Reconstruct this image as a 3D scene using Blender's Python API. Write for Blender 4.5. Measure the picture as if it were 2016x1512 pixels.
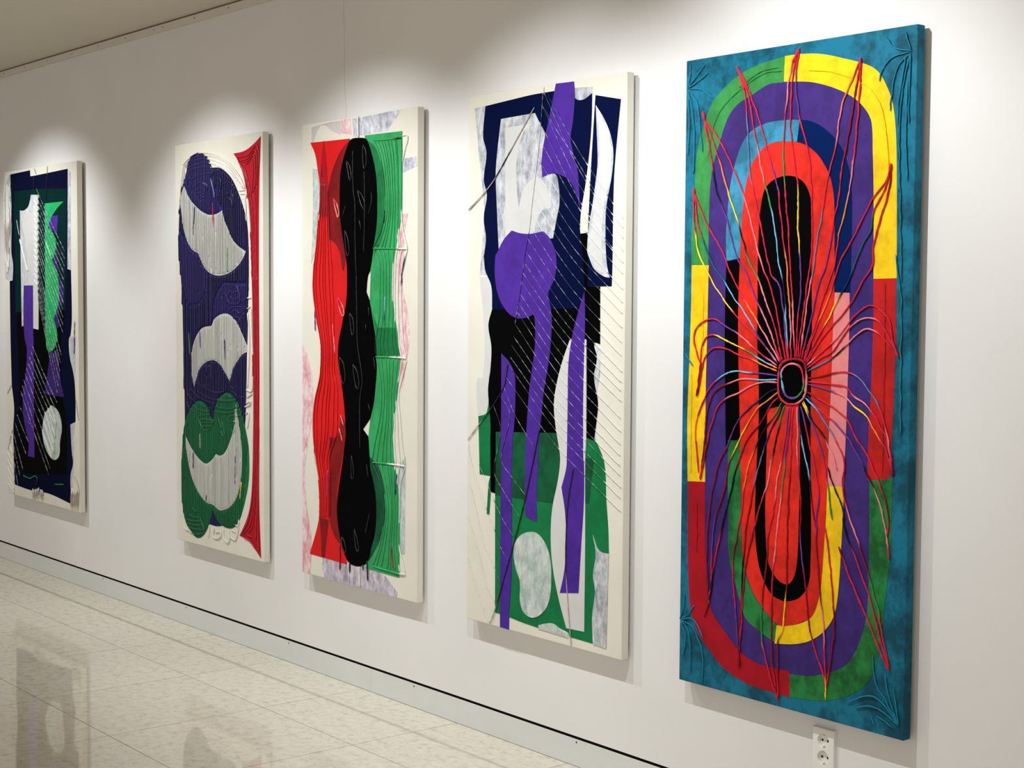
import bpy, bmesh, math, random
import numpy as np
from mathutils import Matrix, Vector

for o in list(bpy.data.objects):
    bpy.data.objects.remove(o, do_unlink=True)
scene = bpy.context.scene
COL = scene.collection

# ------------------------------------------------------------------ camera
cam_data = bpy.data.cameras.new('camera')
cam = bpy.data.objects.new('camera', cam_data)
COL.objects.link(cam)
cam_data.sensor_fit = 'HORIZONTAL'
cam_data.sensor_width = 36.0
cam_data.lens = 3036.8 * 36.0 / 2016.0
cam_data.clip_start = 0.05
YAW, PITCH, ROLL = math.radians(-51.0854), math.radians(3.2198), math.radians(0.3463)
_f = Vector((math.sin(YAW), math.cos(YAW), 0)); _r = Vector((math.cos(YAW), -math.sin(YAW), 0)); _u = Vector((0, 0, 1))
f2 = _f * math.cos(PITCH) - _u * math.sin(PITCH)
u2 = _u * math.cos(PITCH) + _f * math.sin(PITCH)
r3 = _r * math.cos(ROLL) + u2 * math.sin(ROLL)
u3 = u2 * math.cos(ROLL) - _r * math.sin(ROLL)
m3 = Matrix((r3, u3, -f2)).transposed()
cam.matrix_world = Matrix.Translation((1.4839, -3.2400, 1.5081)) @ m3.to_4x4()
scene.camera = cam

# ------------------------------------------------------------------ world and lamps
world = bpy.data.worlds.new('world'); scene.world = world
world.use_nodes = True
bg = world.node_tree.nodes['Background']
bg.inputs[0].default_value = (1.0, 0.92, 0.83, 1)
bg.inputs[1].default_value = 0.78

def spot(x, y, z, tx, tz, power, half, blend, col=(0.95, 0.98, 1.0)):
    ld = bpy.data.lights.new('ceiling_spot', 'SPOT')
    ld.energy = power; ld.color = col
    ld.spot_size = math.radians(2 * half); ld.spot_blend = blend
    ld.shadow_soft_size = 0.008
    o = bpy.data.objects.new('ceiling_spot', ld); COL.objects.link(o)
    o.location = (x, y, z)
    o.rotation_euler = (Vector((tx, 0, tz)) - Vector((x, y, z))).to_track_quat('-Z', 'Y').to_euler()

SY, SZ = -1.20, 2.66
for px, power, half in ((-6.40, 94, 43), (-4.52, 82, 42), (-3.33, 78, 43), (-2.25, 76, 46), (-1.22, 90, 50)):
    spot(px, SY, SZ, px, 1.0 if half < 50 else 1.15, power, half, 0.75)

scene.view_settings.view_transform = 'Standard'
scene.view_settings.look = 'None'
scene.view_settings.exposure = 0.06
scene.view_settings.gamma = 1.0
scene.view_settings.use_curve_mapping = False

# ------------------------------------------------------------------ helpers
def lin(c):
    return tuple((v / 255 / 12.92) if v / 255 <= 0.04045 else ((v / 255 + 0.055) / 1.055) ** 2.4 for v in c)

def new_mat(name):
    m = bpy.data.materials.new(name); m.use_nodes = True
    nt = m.node_tree
    return m, nt, nt.nodes['Principled BSDF']

def node(nt, typ, **kw):
    n = nt.nodes.new(typ)
    for k, v in kw.items():
        setattr(n, k, v)
    return n

def ramp(nt, fac, stops):
    r = node(nt, 'ShaderNodeValToRGB')
    el = r.color_ramp.elements
    while len(el) < len(stops): el.new(0.5)
    for e, (p_, c) in zip(el, stops):
        e.position = p_; e.color = (*c, 1)
    nt.links.new(fac, r.inputs[0])
    return r.outputs[0]

def noise(nt, scale, detail=4, vec_scale=(1, 1, 1), rough=0.55, src='Object'):
    tc = node(nt, 'ShaderNodeTexCoord'); mp = node(nt, 'ShaderNodeMapping')
    mp.inputs['Scale'].default_value = vec_scale
    if src == 'World':
        g = node(nt, 'ShaderNodeNewGeometry'); nt.links.new(g.outputs['Position'], mp.inputs[0])
    else:
        nt.links.new(tc.outputs[src], mp.inputs[0])
    n = node(nt, 'ShaderNodeTexNoise')
    n.inputs['Scale'].default_value = scale; n.inputs['Detail'].default_value = detail; n.inputs['Roughness'].default_value = rough
    nt.links.new(mp.outputs[0], n.inputs['Vector'])
    return n.outputs['Fac']

def bump(nt, bs, height, strength, dist):
    b = node(nt, 'ShaderNodeBump'); b.inputs['Strength'].default_value = strength; b.inputs['Distance'].default_value = dist
    nt.links.new(height, b.inputs['Height']); nt.links.new(b.outputs[0], bs.inputs['Normal'])

def plain(name, rgb, rough=0.5, metal=0.0, spec=0.5):
    m, nt, b = new_mat(name)
    b.inputs['Base Color'].default_value = (*lin(rgb), 1)
    b.inputs['Roughness'].default_value = rough; b.inputs['Metallic'].default_value = metal
    b.inputs['Specular IOR Level'].default_value = spec
    return m

# colours of the artworks: name -> (sRGB, contrast of the mottling, kind)
PAL = {
 'teal': ((22, 118, 148), .48), 'violet': ((76, 52, 138), .22), 'leaf': ((68, 160, 84), .22), 'yellow': ((248, 205, 20), .18),
 'red': ((205, 32, 30), .20), 'leafdk': ((44, 138, 70), .45), 'crimson': ((188, 14, 34), .15), 'sky': ((66, 150, 186), .38),
 'royal': ((8, 40, 104), .06), 'black': ((4, 4, 7), .05), 'pink': ((240, 150, 150), .08), 'vermilion': ((226, 42, 28), .28),
 'navy': ((6, 20, 68), .06), 'green': ((10, 138, 78), .14), 'greendk': ((8, 100, 62), .35), 'purple': ((86, 48, 168), .16),
 'red3': ((228, 26, 28), .06), 'darkred': ((150, 20, 26), .22), 'green3': ((62, 182, 108), .16), 'greenmd': ((28, 138, 76), .22),
 'indigo': ((36, 30, 94), .14), 'violet2': ((52, 42, 116), .14), 'green2': ((12, 118, 72), .14), 'leaf2': ((22, 140, 70), .08),
 'crimson2': ((200, 14, 42), .10), 'midnight': ((8, 18, 56), .10), 'pine': ((4, 52, 50), .14), 'purpledk': ((66, 38, 132), .12),
 'emerald': ((40, 190, 112), .12), 'paper': ((236, 236, 234), .03), 'canvas2': ((222, 222, 216), .05), 'palepink': ((232, 222, 222), .05),
}
SCUM = {  # brushed, half covering paint over white paper: ground, tint
 'scumble': ((212, 214, 216), (134, 140, 150)), 'scumlt': ((214, 216, 219), (164, 168, 176)), 'scumgr': ((206, 213, 209), (148, 166, 160)),
 'scumblue': ((222, 222, 228), (140, 142, 164)), 'scumpink': ((236, 222, 222), (206, 130, 138)), 'scumvio': ((214, 208, 216), (136, 126, 150)),
}
WORD = {'teal': 'teal', 'violet': 'violet', 'leaf': 'green', 'yellow': 'yellow', 'red': 'red', 'leafdk': 'green', 'crimson': 'crimson', 'sky': 'light blue',
 'royal': 'navy', 'black': 'black', 'pink': 'pink', 'vermilion': 'red', 'navy': 'navy', 'green': 'green', 'greendk': 'dark green', 'purple': 'violet',
 'red3': 'red', 'darkred': 'dark red', 'green3': 'green', 'greenmd': 'green', 'indigo': 'indigo', 'violet2': 'violet', 'green2': 'green', 'leaf2': 'bright green',
 'crimson2': 'crimson', 'midnight': 'midnight blue', 'pine': 'dark green', 'purpledk': 'dark violet', 'emerald': 'bright green', 'paper': 'white',
 'canvas2': 'white', 'palepink': 'pale pink', 'scumble': 'brushed grey', 'scumlt': 'pale grey', 'scumgr': 'greenish grey', 'scumblue': 'bluish grey',
 'scumpink': 'faded pink', 'scumvio': 'greyish violet'}
YARN = {'r': (205, 34, 62), 'd': (140, 16, 34), 'p': (238, 128, 140), 'o': (240, 130, 50), 'y': (250, 208, 40), 'b': (110, 180, 215), 's': (96, 116, 160),
 'n': (24, 40, 92), 'v': (104, 54, 140), 'k': (14, 14, 20), 'g': (52, 140, 76), 't': (20, 90, 104), 'w': (232, 230, 224), 'tan': (176, 164, 152),
 'mg': (200, 30, 110), 'tl': (28, 122, 150), 'g3': (48, 168, 96), 'lg': (120, 225, 150), 'scg': (214, 218, 214)}

def pigment(rgb):
    # pigments are a little deeper than the reading off the photograph
    c = lin(rgb); l = max(c)
    return tuple(max(0.0, v - 0.16 * min(c)) * (0.56 + 0.36 * l) for v in c)

_mats = {}
def paint(key):
    if key in _mats: return _mats[key]
    m, nt, b = new_mat('paint_' + key)
    if key in PAL:
        rgb, k = PAL[key]; c = pigment(rgb)
        n = noise(nt, 13, 9, (1, 1, 0.8), 0.68)
        dk = tuple(v * (1 - k) for v in c); lt = tuple(min(1, v * (1 + .7 * k)) for v in c)
        out = ramp(nt, n, [(0.41, dk), (0.59, lt)])
    else:
        g, t = SCUM[key]
        n = noise(nt, 38, 10, (1, 1, .5), 0.74)
        out = ramp(nt, n, [(0.36, lin(t)), (0.62, lin(g))])
    nt.links.new(out, b.inputs['Base Color'])
    b.inputs['Roughness'].default_value = 0.62
    b.inputs['Specular IOR Level'].default_value = 0.03 if key in ('black', 'navy', 'royal', 'midnight', 'pine') else 0.18
    bump(nt, b, noise(nt, 260, 3), 0.12, 0.001)
    _mats[key] = m
    return m

def cord_mat(name, rough, spec):
    m, nt, b = new_mat(name)
    a = node(nt, 'ShaderNodeAttribute'); a.attribute_name = 'Col'
    nt.links.new(a.outputs['Color'], b.inputs['Base Color'])
    b.inputs['Roughness'].default_value = rough; b.inputs['Specular IOR Level'].default_value = spec
    bump(nt, b, noise(nt, 420, 3), 0.35, 0.001)
    return m
M_YARN = cord_mat('wool_yarn', 0.75, 0.2)
M_CORD = cord_mat('painted_cord', 0.38, 0.5)

def link(o, parent=None, **props):
    COL.objects.link(o)
    if parent: o.parent = parent
    for k, v in props.items(): o[k] = v
    return o

def mesh_obj(name, bm, mat, parent=None, smooth=False, **props):
    me = bpy.data.meshes.new(name); bm.to_mesh(me); bm.free()
    if mat: me.materials.append(mat)
    if smooth: me.polygons.foreach_set('use_smooth', [True] * len(me.polygons))
    return link(bpy.data.objects.new(name, me), parent, **props)

def box(bm, x0, x1, y0, y1, z0, z1, bev=0.0, seg=2):
    r = bmesh.ops.create_cube(bm, size=1.0)
    vs = r['verts']
    for v in vs:
        v.co = Vector(((x0 + x1) / 2 + v.co.x * (x1 - x0), (y0 + y1) / 2 + v.co.y * (y1 - y0), (z0 + z1) / 2 + v.co.z * (z1 - z0)))
    if bev:
        es = list({e for v in vs for e in v.link_edges})
        bmesh.ops.bevel(bm, geom=es, offset=bev, segments=seg, affect='EDGES', profile=0.5)

def box_obj(name, b, mat, parent=None, bev=0.0, **props):
    bm = bmesh.new(); box(bm, *b, bev=bev)
    return mesh_obj(name, bm, mat, parent, **props)

# ------------------------------------------------------------------ the room
def wall_mat():
    m, nt, b = new_mat('white_wall_paint')
    out = ramp(nt, noise(nt, 1.2, 5, src='World'), [(0.35, lin((226, 225, 224))), (0.65, lin((232, 231, 230)))])
    nt.links.new(out, b.inputs['Base Color']); b.inputs['Roughness'].default_value = 0.8
    b.inputs['Specular IOR Level'].default_value = 0.2
    bump(nt, b, noise(nt, 160, 3, src='World'), 0.06, 0.002)
    return m
M_WALL = wall_mat()
M_CEIL = plain('ceiling_paint', (222, 216, 202), 0.9)
M_DARK = plain('black_recess', (6, 4, 4), 0.9, spec=0.1)
M_BASE = None
def base_mat():
    m, nt, b = new_mat('baseboard_paint')
    n = noise(nt, 3.5, 8, (0.6, 1, 2), 0.7, 'World')
    out = ramp(nt, n, [(0.27, lin((186, 186, 178))), (0.36, lin((216, 218, 216))), (0.7, lin((222, 224, 223)))])
    nt.links.new(out, b.inputs['Base Color']); b.inputs['Roughness'].default_value = 0.5
    return m
M_BASE = base_mat()

XL, XR, YF = -12.0, 3.6, -6.2
box_obj('wall_back', (XL, XR, 0, 0.16, 0.0985, 2.80), M_WALL, kind='structure')
box_obj('wall_left', (XL - 0.15, XL, YF, 0.16, 0, 2.80), M_WALL, kind='structure')
box_obj('ceiling', (XL - 0.15, XR, YF, 0.16, 2.752, 2.85), M_CEIL, kind='structure')
box_obj('trim_1', (XL, XR, 0.0025, 0.03, 0.0885, 0.0985), M_DARK, kind='structure', label='black shadow gap above the baseboard')
bb = link(bpy.data.objects.new('baseboard_back', None), kind='structure', label='pale grey baseboard under the white wall')
JX = -3.3776
for k in range(-3, 3):
    a, c = JX + 3.6 * k, JX + 3.6 * (k + 1)
    a, c = max(a, XL), min(c, XR)
    if c - a > 0.1:
        box_obj('panel', (a + 0.0006, c - 0.0006, 0.0, 0.014, 0.0, 0.0885), M_BASE, bb, bev=0.0008)
M_SCREW = plain('dull_screw', (70, 62, 56), 0.5, 0.4)
def disc(bm, c, r, y0, y1, n=12):
    vs0 = [bm.verts.new((c[0] + r * math.cos(2 * math.pi * i / n), y0, c[1] + r * math.sin(2 * math.pi * i / n))) for i in range(n)]
    vs1 = [bm.verts.new((v.co.x, y1, v.co.z)) for v in vs0]
    bm.faces.new(vs1)
    for i in range(n): bm.faces.new((vs0[i], vs0[(i + 1) % n], vs1[(i + 1) % n], vs1[i]))
for sx in (-5.80, -4.896, -3.9845, -3.0924, -2.188, -1.29):
    bm = bmesh.new(); disc(bm, (sx, 0.079), 0.0032, 0.004, -0.0007)
    mesh_obj('screw', bm, M_SCREW, bb)
# picture rail under the ceiling
M_RAIL = plain('rail_paint', (218, 212, 202), 0.55)
rail = link(bpy.data.objects.new('trim_2', None), kind='structure', label='painted metal rail along the top of the wall')
box_obj('rail_body', (XL, XR, -0.012, 0.0, 2.713, 2.745), M_RAIL, rail, bev=0.001)
box_obj('rail_gap', (XL, XR, -0.008, 0.0, 2.745, 2.752), plain('rail_groove', (110, 103, 96), 0.8), rail)
for sx in (-7.021, -6.717, -6.408, -6.095, -5.777, -5.468, -5.163, -5.069, -4.762, -4.45):
    bm = bmesh.new(); disc(bm, (sx, 2.731), 0.0034, -0.010, -0.0127)
    mesh_obj('screw', bm, M_SCREW, rail)

# floor of polished stone-look tiles
def tile_mat():
    m, nt, b = new_mat('polished_floor_tile')
    n1 = noise(nt, 26, 9, (1.0, 1.2, 1), 0.72, 'World')
    c1 = ramp(nt, n1, [(0.30, lin((186, 177, 156))), (0.48, lin((216, 210, 194))), (0.70, lin((226, 221, 208)))])
    n2 = noise(nt, 34, 5, (1.0, 1.3, 1), 0.6, 'World')
    c2 = ramp(nt, n2, [(0.28, (0.52, 0.50, 0.45)), (0.345, (1, 1, 1))])
    mx = node(nt, 'ShaderNodeMix', data_type='RGBA', blend_type='MULTIPLY'); mx.inputs['Factor'].default_value = 0.62
    nt.links.new(c1, mx.inputs['A']); nt.links.new(c2, mx.inputs['B'])
    oi = node(nt, 'ShaderNodeObjectInfo')
    tint = ramp(nt, oi.outputs['Random'], [(0, (0.96, 0.95, 0.93)), (1, (1, 1, 1))])
    m2 = node(nt, 'ShaderNodeMix', data_type='RGBA', blend_type='MULTIPLY'); m2.inputs['Factor'].default_value = 1
    nt.links.new(mx.outputs['Result'], m2.inputs['A']); nt.links.new(tint, m2.inputs['B'])
    nt.links.new(m2.outputs['Result'], b.inputs['Base Color'])
    b.inputs['Roughness'].default_value = 0.035
    b.inputs['IOR'].default_value = 1.48
    bump(nt, b, noise(nt, 34, 5, (1, 1.3, 1), 0.6, 'World'), 0.02, 0.002)
    return m
M_TILE = tile_mat()
floor = box_obj('floor', (XL - 0.15, XR, YF, 0.16, -0.10, -0.006), plain('tile_joint', (84, 74, 60), 0.9), kind='structure', label='pale stone look tile floor')
T = 0.6
def tile_mesh(w, d):
    bm = bmesh.new(); box(bm, -w / 2 + 0.0014, w / 2 - 0.0014, -d / 2 + 0.0014, d / 2 - 0.0014, -0.0065, 0.0)
    me = bpy.data.meshes.new('tile'); bm.to_mesh(me); bm.free(); me.materials.append(M_TILE)
    return me
full, cut = tile_mesh(T, T), tile_mesh(T, 0.438 - 0.0)
x = -5.8302 - T * 10
while x < XR - 0.01:
    for k in range(-1, 9):
        o = bpy.data.objects.new('tile', cut if k < 0 else full)
        o.location = (x + T / 2, -0.219 if k < 0 else -0.438 - T * (k + 0.5), 0)
        link(o, floor)
    x += T

# ------------------------------------------------------------------ artworks
# outlines in millimetres from the lower left corner of each canvas; "!" marks a sharp corner
ART = {
 1: dict(box=(-6.9585, 0.9822, 0.3965, 1.7846),
  patch=[
   ('scumlt', '74,1765! 151,1764! 141,1187! 64,1185! 1,1207 13,1696'),
   ('scumblue', '867,1739! 907,1738! 898,1239! 857,1239!'),
   ('scumlt', '864,896! 955,899! 931,638! 891,636!'),
   ('scumlt', '863,445! 931,459! 918,390! 897,122! 857,118!'),
   ('midnight', '92,1767! 372,1773! 376,1741! 433,1741 870,1751! 853,1242! 898,1236! 903,995 884,904 863,883 870,798 924,689 938,586 936,463! 871,445! 885,309 900,246 866,177 875,34! 582,58 339,51 104,59! 96,177 91,372 107,484 76,609! 66,861 64,1184! 107,1187! 117,1271 93,1349 105,1530'),
   ('pine', '141,1672! 512,1667 853,1651! 823,1030! 147,1013!'),
   ('black', '164,1014! 819,1030! 763,894 763,761 776,584! 822,435 817,180! 269,137! 106,178! 187,600 164,877'),
   ('scumlt', '383,1642! 488,1638! 478,1570 460,1457 459,924! 394,929! 398,1159! 267,1159! 255,939! 233,938! 224,1565! 282,1563 349,1586'),
   ('paper', '299,1550! 413,1546! 431,1628! 488,1626! 467,925! 394,929! 398,1159! 325,1162! 320,1333 280,1436 256,1487'),
   ('purple', '275,1159! 390,1157! 394,891 398,870 392,542 391,233! 298,235! 311,298 247,431 237,547 278,674 302,812 273,873 263,926'),
   ('purple', '636,1496! 667,1520! 741,1520! 722,1414! 666,1452 616,1460!'),
   ('purpledk', '719,1378! 739,1218 810,1115 735,1022 741,949 718,937! 676,985! 736,1084 738,1175 663,1286!'),
   ('purpledk', '621,803! 722,826! 745,708 761,649! 797,582! 540,584!'),
   ('purpledk', '534,1110! 574,1135! 573,1060!'),
   ('emerald', '571,1588! 814,1588! 730,1555 651,1508 611,1460! 666,1440 711,1384 702,1335 655,1286! 708,1237 745,1169 744,1084 704,1016 673,985! 703,942 718,906 715,879 698,852 664,824 613,810 576,828 566,875 562,908'),
   ('scumgr', '633,529! 692,516 741,483 764,418 738,344 729,277 678,246 619,252 552,290 510,354 512,421 538,477 582,506'),
  ],
  cord=[
   ('w w tan w', 3, '13,1716 5,1644 1,1552 20,1441 21,1283'),
   ('w w tan w', 3, '23,1717 10,1644 10,1552 10,1441 28,1272'),
   ('w w tan w', 3, '34,1714 39,1642 40,1551 19,1441 30,1276'),
   ('w w tan w', 3, '44,1708 38,1643 36,1551 48,1440 34,1225'),
   ('w w tan w', 3, '55,1717 46,1642 45,1551 36,1441 44,1230'),
   ('w w tan w', 3, '65,1713 55,1642 53,1551 51,1440 52,1258'),
   ('w w tan w', 3, '75,1703 69,1641 62,1551 69,1440 60,1251'),
   ('w w tan w', 3, '85,1710 84,1641 76,1550 65,1440 64,1284'),
   ('w w tan w', 3, '96,1712 83,1641 105,1549 84,1440 74,1361'),
   ('tan w tan', 2.6, '1,1657 46,1639 98,1645'),
   ('tan w tan', 2.6, '1,1648 46,1631 98,1635'),
   ('tan w tan', 2.6, '1,1639 46,1623 98,1625'),
   ('tan w tan', 2.6, '1,1630 46,1616 98,1614'),
   ('w w', 4.2, '10,240 105,164'),
   ('w w', 4.2, '9,196 105,120'),
   ('w w', 4.2, '8,152 104,77'),
   ('w w', 4.2, '8,109 103,34'),
   ('w w', 4.2, '7,65 103,14'),
   ('w w', 4, '42,277 92,225'),
   ('w w', 4, '72,342 97,295'),
   ('w tan w', 3, '366,64 376,37 364,1'),
   ('w tan w', 3, '383,61 383,38 384,1'),
   ('w tan w', 3, '401,65 411,41 403,4'),
   ('w tan w', 3, '418,67 425,42 423,12'),
   ('w tan w', 3, '436,72 437,43 442,9'),
   ('w tan w', 3, '453,78 449,45 461,21'),
   ('w tan w', 3, '471,71 482,48 480,13'),
   ('w tan w', 3, '488,71 496,49 499,6'),
   ('w tan w', 3, '505,69 508,51 518,22'),
   ('w tan tan w', 3, '884,104 877,61 873,12'),
   ('w tan tan w', 3, '897,111 890,63 885,2'),
   ('w tan tan w', 3, '910,107 915,65 898,11'),
   ('w tan tan w', 3, '923,118 923,66 911,9'),
   ('w tan tan w', 3, '935,108 935,67 924,6'),
   ('w tan tan w', 3, '948,113 941,68 937,14'),
   ('w tan tan w', 3, '961,124 946,68 950,7'),
   ('w tan tan w', 3, '974,122 970,71 962,7'),
   ('tan tan tan', 1.6, '914,182 962,147 981,92'),
   ('tan tan', 1.6, '434,1780 462,1746'),
   ('tan tan', 1.6, '613,1782 609,1736'),
   ('k k', 1.6, '609,1733 594,1640 574,1588'),
   ('k k', 1.6, '433,1741 429,1672'),
   ('n n', 2, '945,978 937,898'),
   ('n n', 2, '939,898 934,807'),
   ('tan tan', 1.8, '946,580 981,473'),
   ('tan tan', 2, '76,609 15,560'),
   ('tan w', 3, '90,365 10,247'),
   ('w w', 4, '226,1411 286,1315 334,1235'),
   ('lg lg', 4, '587,1389 656,1311'),
   ('w w', 1.6, '181,1515 216,1431'),
   ('g g k', 2.4, '233,123 322,115 428,131 410,68'),
   ('g g', 2.4, '667,116 784,127'),
   ('w w', 5, '431,1615 479,1582'),
   ('w w', 5, '430,1582 478,1550'),
   ('w w', 5, '430,1550 478,1517'),
   ('w w', 5, '429,1517 477,1484'),
   ('w w', 5, '429,1484 476,1452'),
   ('w w', 5, '428,1452 476,1419'),
   ('w w', 5, '427,1419 475,1387'),
   ('w w', 5, '427,1386 475,1354'),
   ('w w', 5, '426,1353 474,1321'),
   ('w w', 5, '426,1321 473,1289'),
   ('w w', 5, '425,1288 473,1256'),
   ('w w', 5, '424,1255 472,1224'),
   ('w w', 5, '424,1223 472,1191'),
   ('w w', 5, '423,1190 471,1159'),
   ('scg scg', 5, '633,529 698,434'),
   ('scg scg', 5, '599,511 685,366'),
   ('scg scg', 5, '559,485 671,332'),
   ('scg scg', 5, '529,442 662,285'),
   ('scg scg', 5, '516,381 636,250'),
   ('auto', 2.6, '464,1671 646,1496 835,1330'),
   ('auto', 2.6, '464,1639 644,1461 831,1293'),
   ('auto', 2.6, '463,1608 642,1427 828,1255'),
   ('auto', 2.6, '463,1576 639,1392 824,1217'),
   ('auto', 2.6, '462,1545 637,1357 820,1180'),
   ('auto', 2.6, '461,1514 635,1323 816,1142'),
   ('auto', 2.6, '461,1482 633,1288 813,1104'),
   ('auto', 2.6, '460,1451 632,1254 810,1067'),
   ('auto', 2.6, '460,1419 630,1219 807,1029'),
   ('auto', 2.6, '459,1388 627,1184 803,991'),
   ('auto', 2.6, '459,1357 625,1150 799,954'),
   ('auto', 2.6, '458,1325 623,1115 796,916'),
   ('auto', 2.6, '457,1294 614,1038 776,795'),
   ('auto', 2.6, '457,1263 608,1001 766,754'),
   ('auto', 2.6, '456,1231 603,965 755,712'),
   ('auto', 2.6, '456,1200 597,928 744,671'),
   ('auto', 2.6, '455,1169 591,892 734,629'),
   ('auto', 2.6, '455,1137 586,855 723,588'),
   ('auto', 2.6, '380,842 542,690 712,546'),
   ('auto', 2.6, '359,810 527,653 701,504'),
   ('auto', 2.6, '339,778 511,618 691,466'),
   ('auto', 2.6, '319,746 501,582 690,426'),
   ('auto', 2.6, '299,713 486,538 681,373'),
   ('auto', 2.6, '279,681 467,498 663,325'),
   ('auto', 2.6, '258,648 443,454 637,270'),
   ('auto', 2.6, '238,615 420,399 610,194'),
   ('auto', 2.6, '217,582 401,365 592,159'),
   ('auto', 2.6, '185,503 263,455 345,410'),
   ('auto', 2.6, '157,453 235,380 317,312'),
   ('auto', 2.6, '128,402 202,321 280,244'),
   ('auto', 2.6, '108,338 170,244 233,154'),
   ('auto', 2.6, '104,275 145,193 187,115'),
   ('auto', 2.6, '102,205 130,129 159,57'),
  ],
 ),
 2: dict(box=(-4.8988, 0.7855, 0.3992, 1.7808),
  patch=[
   ('indigo', '168,1724 230,1730 287,1717 323,1692 351,1660! 424,1654 495,1623 539,1590 582,1540 624,1478 654,1413 665,1340 668,1213 661,1060 655,933 650,873 645,763 636,594 633,576 624,545 82,513 82,541 79,699 71,880 67,993 64,1083 50,1197 41,1225 33,1362 39,1467 54,1521! 60,1566 95,1623 115,1663 139,1697'),
   ('violet2', '230,1730 296,1715 337,1678 359,1624 377,1552 404,1511 444,1473! 376,1458 311,1459 246,1475 180,1505 123,1544 89,1587 95,1628 115,1663 139,1702 173,1724'),
   ('violet2', '33,1408! 158,1311 225,1289! 243,1252 308,1207 294,1193 288,1136 260,1096 203,1067 155,1062 112,1079 84,1120 60,1183'),
   ('violet2', '453,1164! 646,1161! 640,1081 610,1026 504,1008! 451,1025! 342,981! 380,1104'),
   ('canvas2', '60,1562! 89,1596! 132,1544 190,1505 255,1475 320,1458 385,1459 444,1473! 457,1434 492,1389 527,1349 579,1317 643,1294! 613,1261 560,1228 489,1203 399,1194 326,1206 271,1234 234,1275 220,1293! 158,1313 111,1355 78,1420 59,1498'),
   ('canvas2', '158,863 177,904 211,940 258,967 342,977! 361,1003 406,1023 451,1031 496,1028 540,1010 574,987 608,949 655,895! 650,873! 607,860 563,829 528,794 501,743! 457,779 413,812 358,828 303,822 256,804 218,776 175,703! 156,756'),
   ('indigo', '345,186! 306,105! 382,104 442,115! 382,145'),
   ('green2', '236,644 300,620 332,578 350,566! 365,610 388,650 420,673 474,693 526,682 578,646 608,605 633,552 659,482 666,417 661,330 633,249 601,185 574,147 529,116 483,107 433,112 382,131 345,172! 316,120 287,76 238,39 190,30 141,51 92,82 62,139 48,231 50,371 72,512 76,519 96,556 130,594 179,630'),
   ('leaf2', '654,481! 666,417 661,330 633,249 601,189! 625,283 644,380'),
   ('canvas2', '91,477! 145,429 214,388 281,370 338,392 376,420! 414,416 460,437 507,494 544,562 552,651! 584,551 601,478 605,412 594,324 567,265 530,222 466,189 401,178 345,195 288,198 221,228 163,278 125,340 96,425'),
   ('crimson2', '542,1707! 636,1712 713,1735 771,1762! 757,1547 752,1211 753,976 754,767 751,567 753,552 748,380 750,208 763,15! 722,42 662,74 582,89! 636,154 672,222 691,332 701,549 703,681 702,933 693,1186 687,1381 668,1510 643,1588 592,1664'),
  ],
  cord=[
   ('auto', 3, '86,1687 125,1707 221,1729 315,1725 406,1706 496,1673 566,1631 609,1594 641,1554'),
   ('auto', 3, '95,1680 173,1710 258,1717 361,1707 460,1678 539,1638 600,1595 638,1554'),
   ('auto', 3, '105,1675 182,1696 268,1703 360,1692 460,1663 531,1630 583,1587 626,1555'),
   ('auto', 3, '119,1667 192,1680 277,1685 360,1676 442,1655 513,1626 574,1588'),
   ('auto', 3, '139,1654 211,1665 295,1666 351,1660'),
   ('auto', 3, '124,1648 167,1621 220,1633 295,1637 360,1637'),
   ('auto', 3, '86,1685 65,1607 49,1526 42,1471'),
   ('auto', 3, '100,1677 80,1606 60,1553'),
   ('auto', 3, '599,1535 651,1530 646,1511'),
   ('auto', 3, '612,1517 642,1503 653,1400'),
   ('auto', 3, '586,1548 643,1549'),
   ('auto', 3, '167,1578 229,1599 266,1601 313,1587 299,1557'),
   ('auto', 3, '171,1573 237,1525 265,1519'),
   ('auto', 3, '195,1563 238,1576 275,1574 294,1561'),
   ('auto', 3, '200,1551 238,1558 280,1549'),
   ('auto', 3, '218,1539 247,1542 275,1536'),
   ('auto', 3, '441,1575 468,1587 521,1585 547,1568'),
   ('auto', 3, '463,1538 494,1543 538,1534 542,1482'),
   ('auto', 3, '471,1512 494,1524 525,1515 529,1478 484,1476'),
   ('auto', 3, '373,1605 432,1606 422,1549 386,1525'),
   ('auto', 3, '515,1150 568,1150 597,1085 567,1073 523,1075 492,1086 511,1137'),
   ('auto', 3, '506,1109 532,1096 567,1094 593,1102'),
   ('auto', 3, '511,1131 537,1122 572,1126'),
   ('auto', 3, '501,1047 540,1062 606,1060'),
   ('auto', 3, '518,1034 558,1047 597,1032'),
   ('auto', 3, '535,1013 566,1019 596,1009 592,996 566,993'),
   ('auto', 3, '434,1110 479,1110 469,1047'),
   ('auto', 3, '439,1108 443,1043'),
   ('auto', 3, '610,1081 653,1098 688,1100'),
   ('auto', 3, '619,1053 661,1055 683,1064'),
   ('auto', 3, '275,804 298,796 326,801 329,727 302,715 265,718'),
   ('auto', 3, '274,762 302,752 325,755'),
   ('auto', 3, '141,697 208,664 301,646 374,641'),
   ('auto', 3, '107,676 169,645 263,623 337,617'),
   ('auto', 3, '203,689 283,668 374,658 482,657 561,667'),
   ('auto', 3, '189,726 283,703 375,689 447,696'),
   ('auto', 3, '392,661 482,661 561,669'),
   ('auto', 3, '374,628 482,624 587,638'),
   ('auto', 3, '364,606 481,607 587,625'),
   ('auto', 3, '160,622 226,605 319,601'),
   ('auto', 3, '107,638 131,607 183,592'),
   ('auto', 3, '347,690 429,693'),
   ('auto', 3, '465,693 509,675 535,678'),
   ('auto', 3, '211,574 253,582 328,588'),
   ('auto', 3, '225,559 281,564 346,565'),
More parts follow.
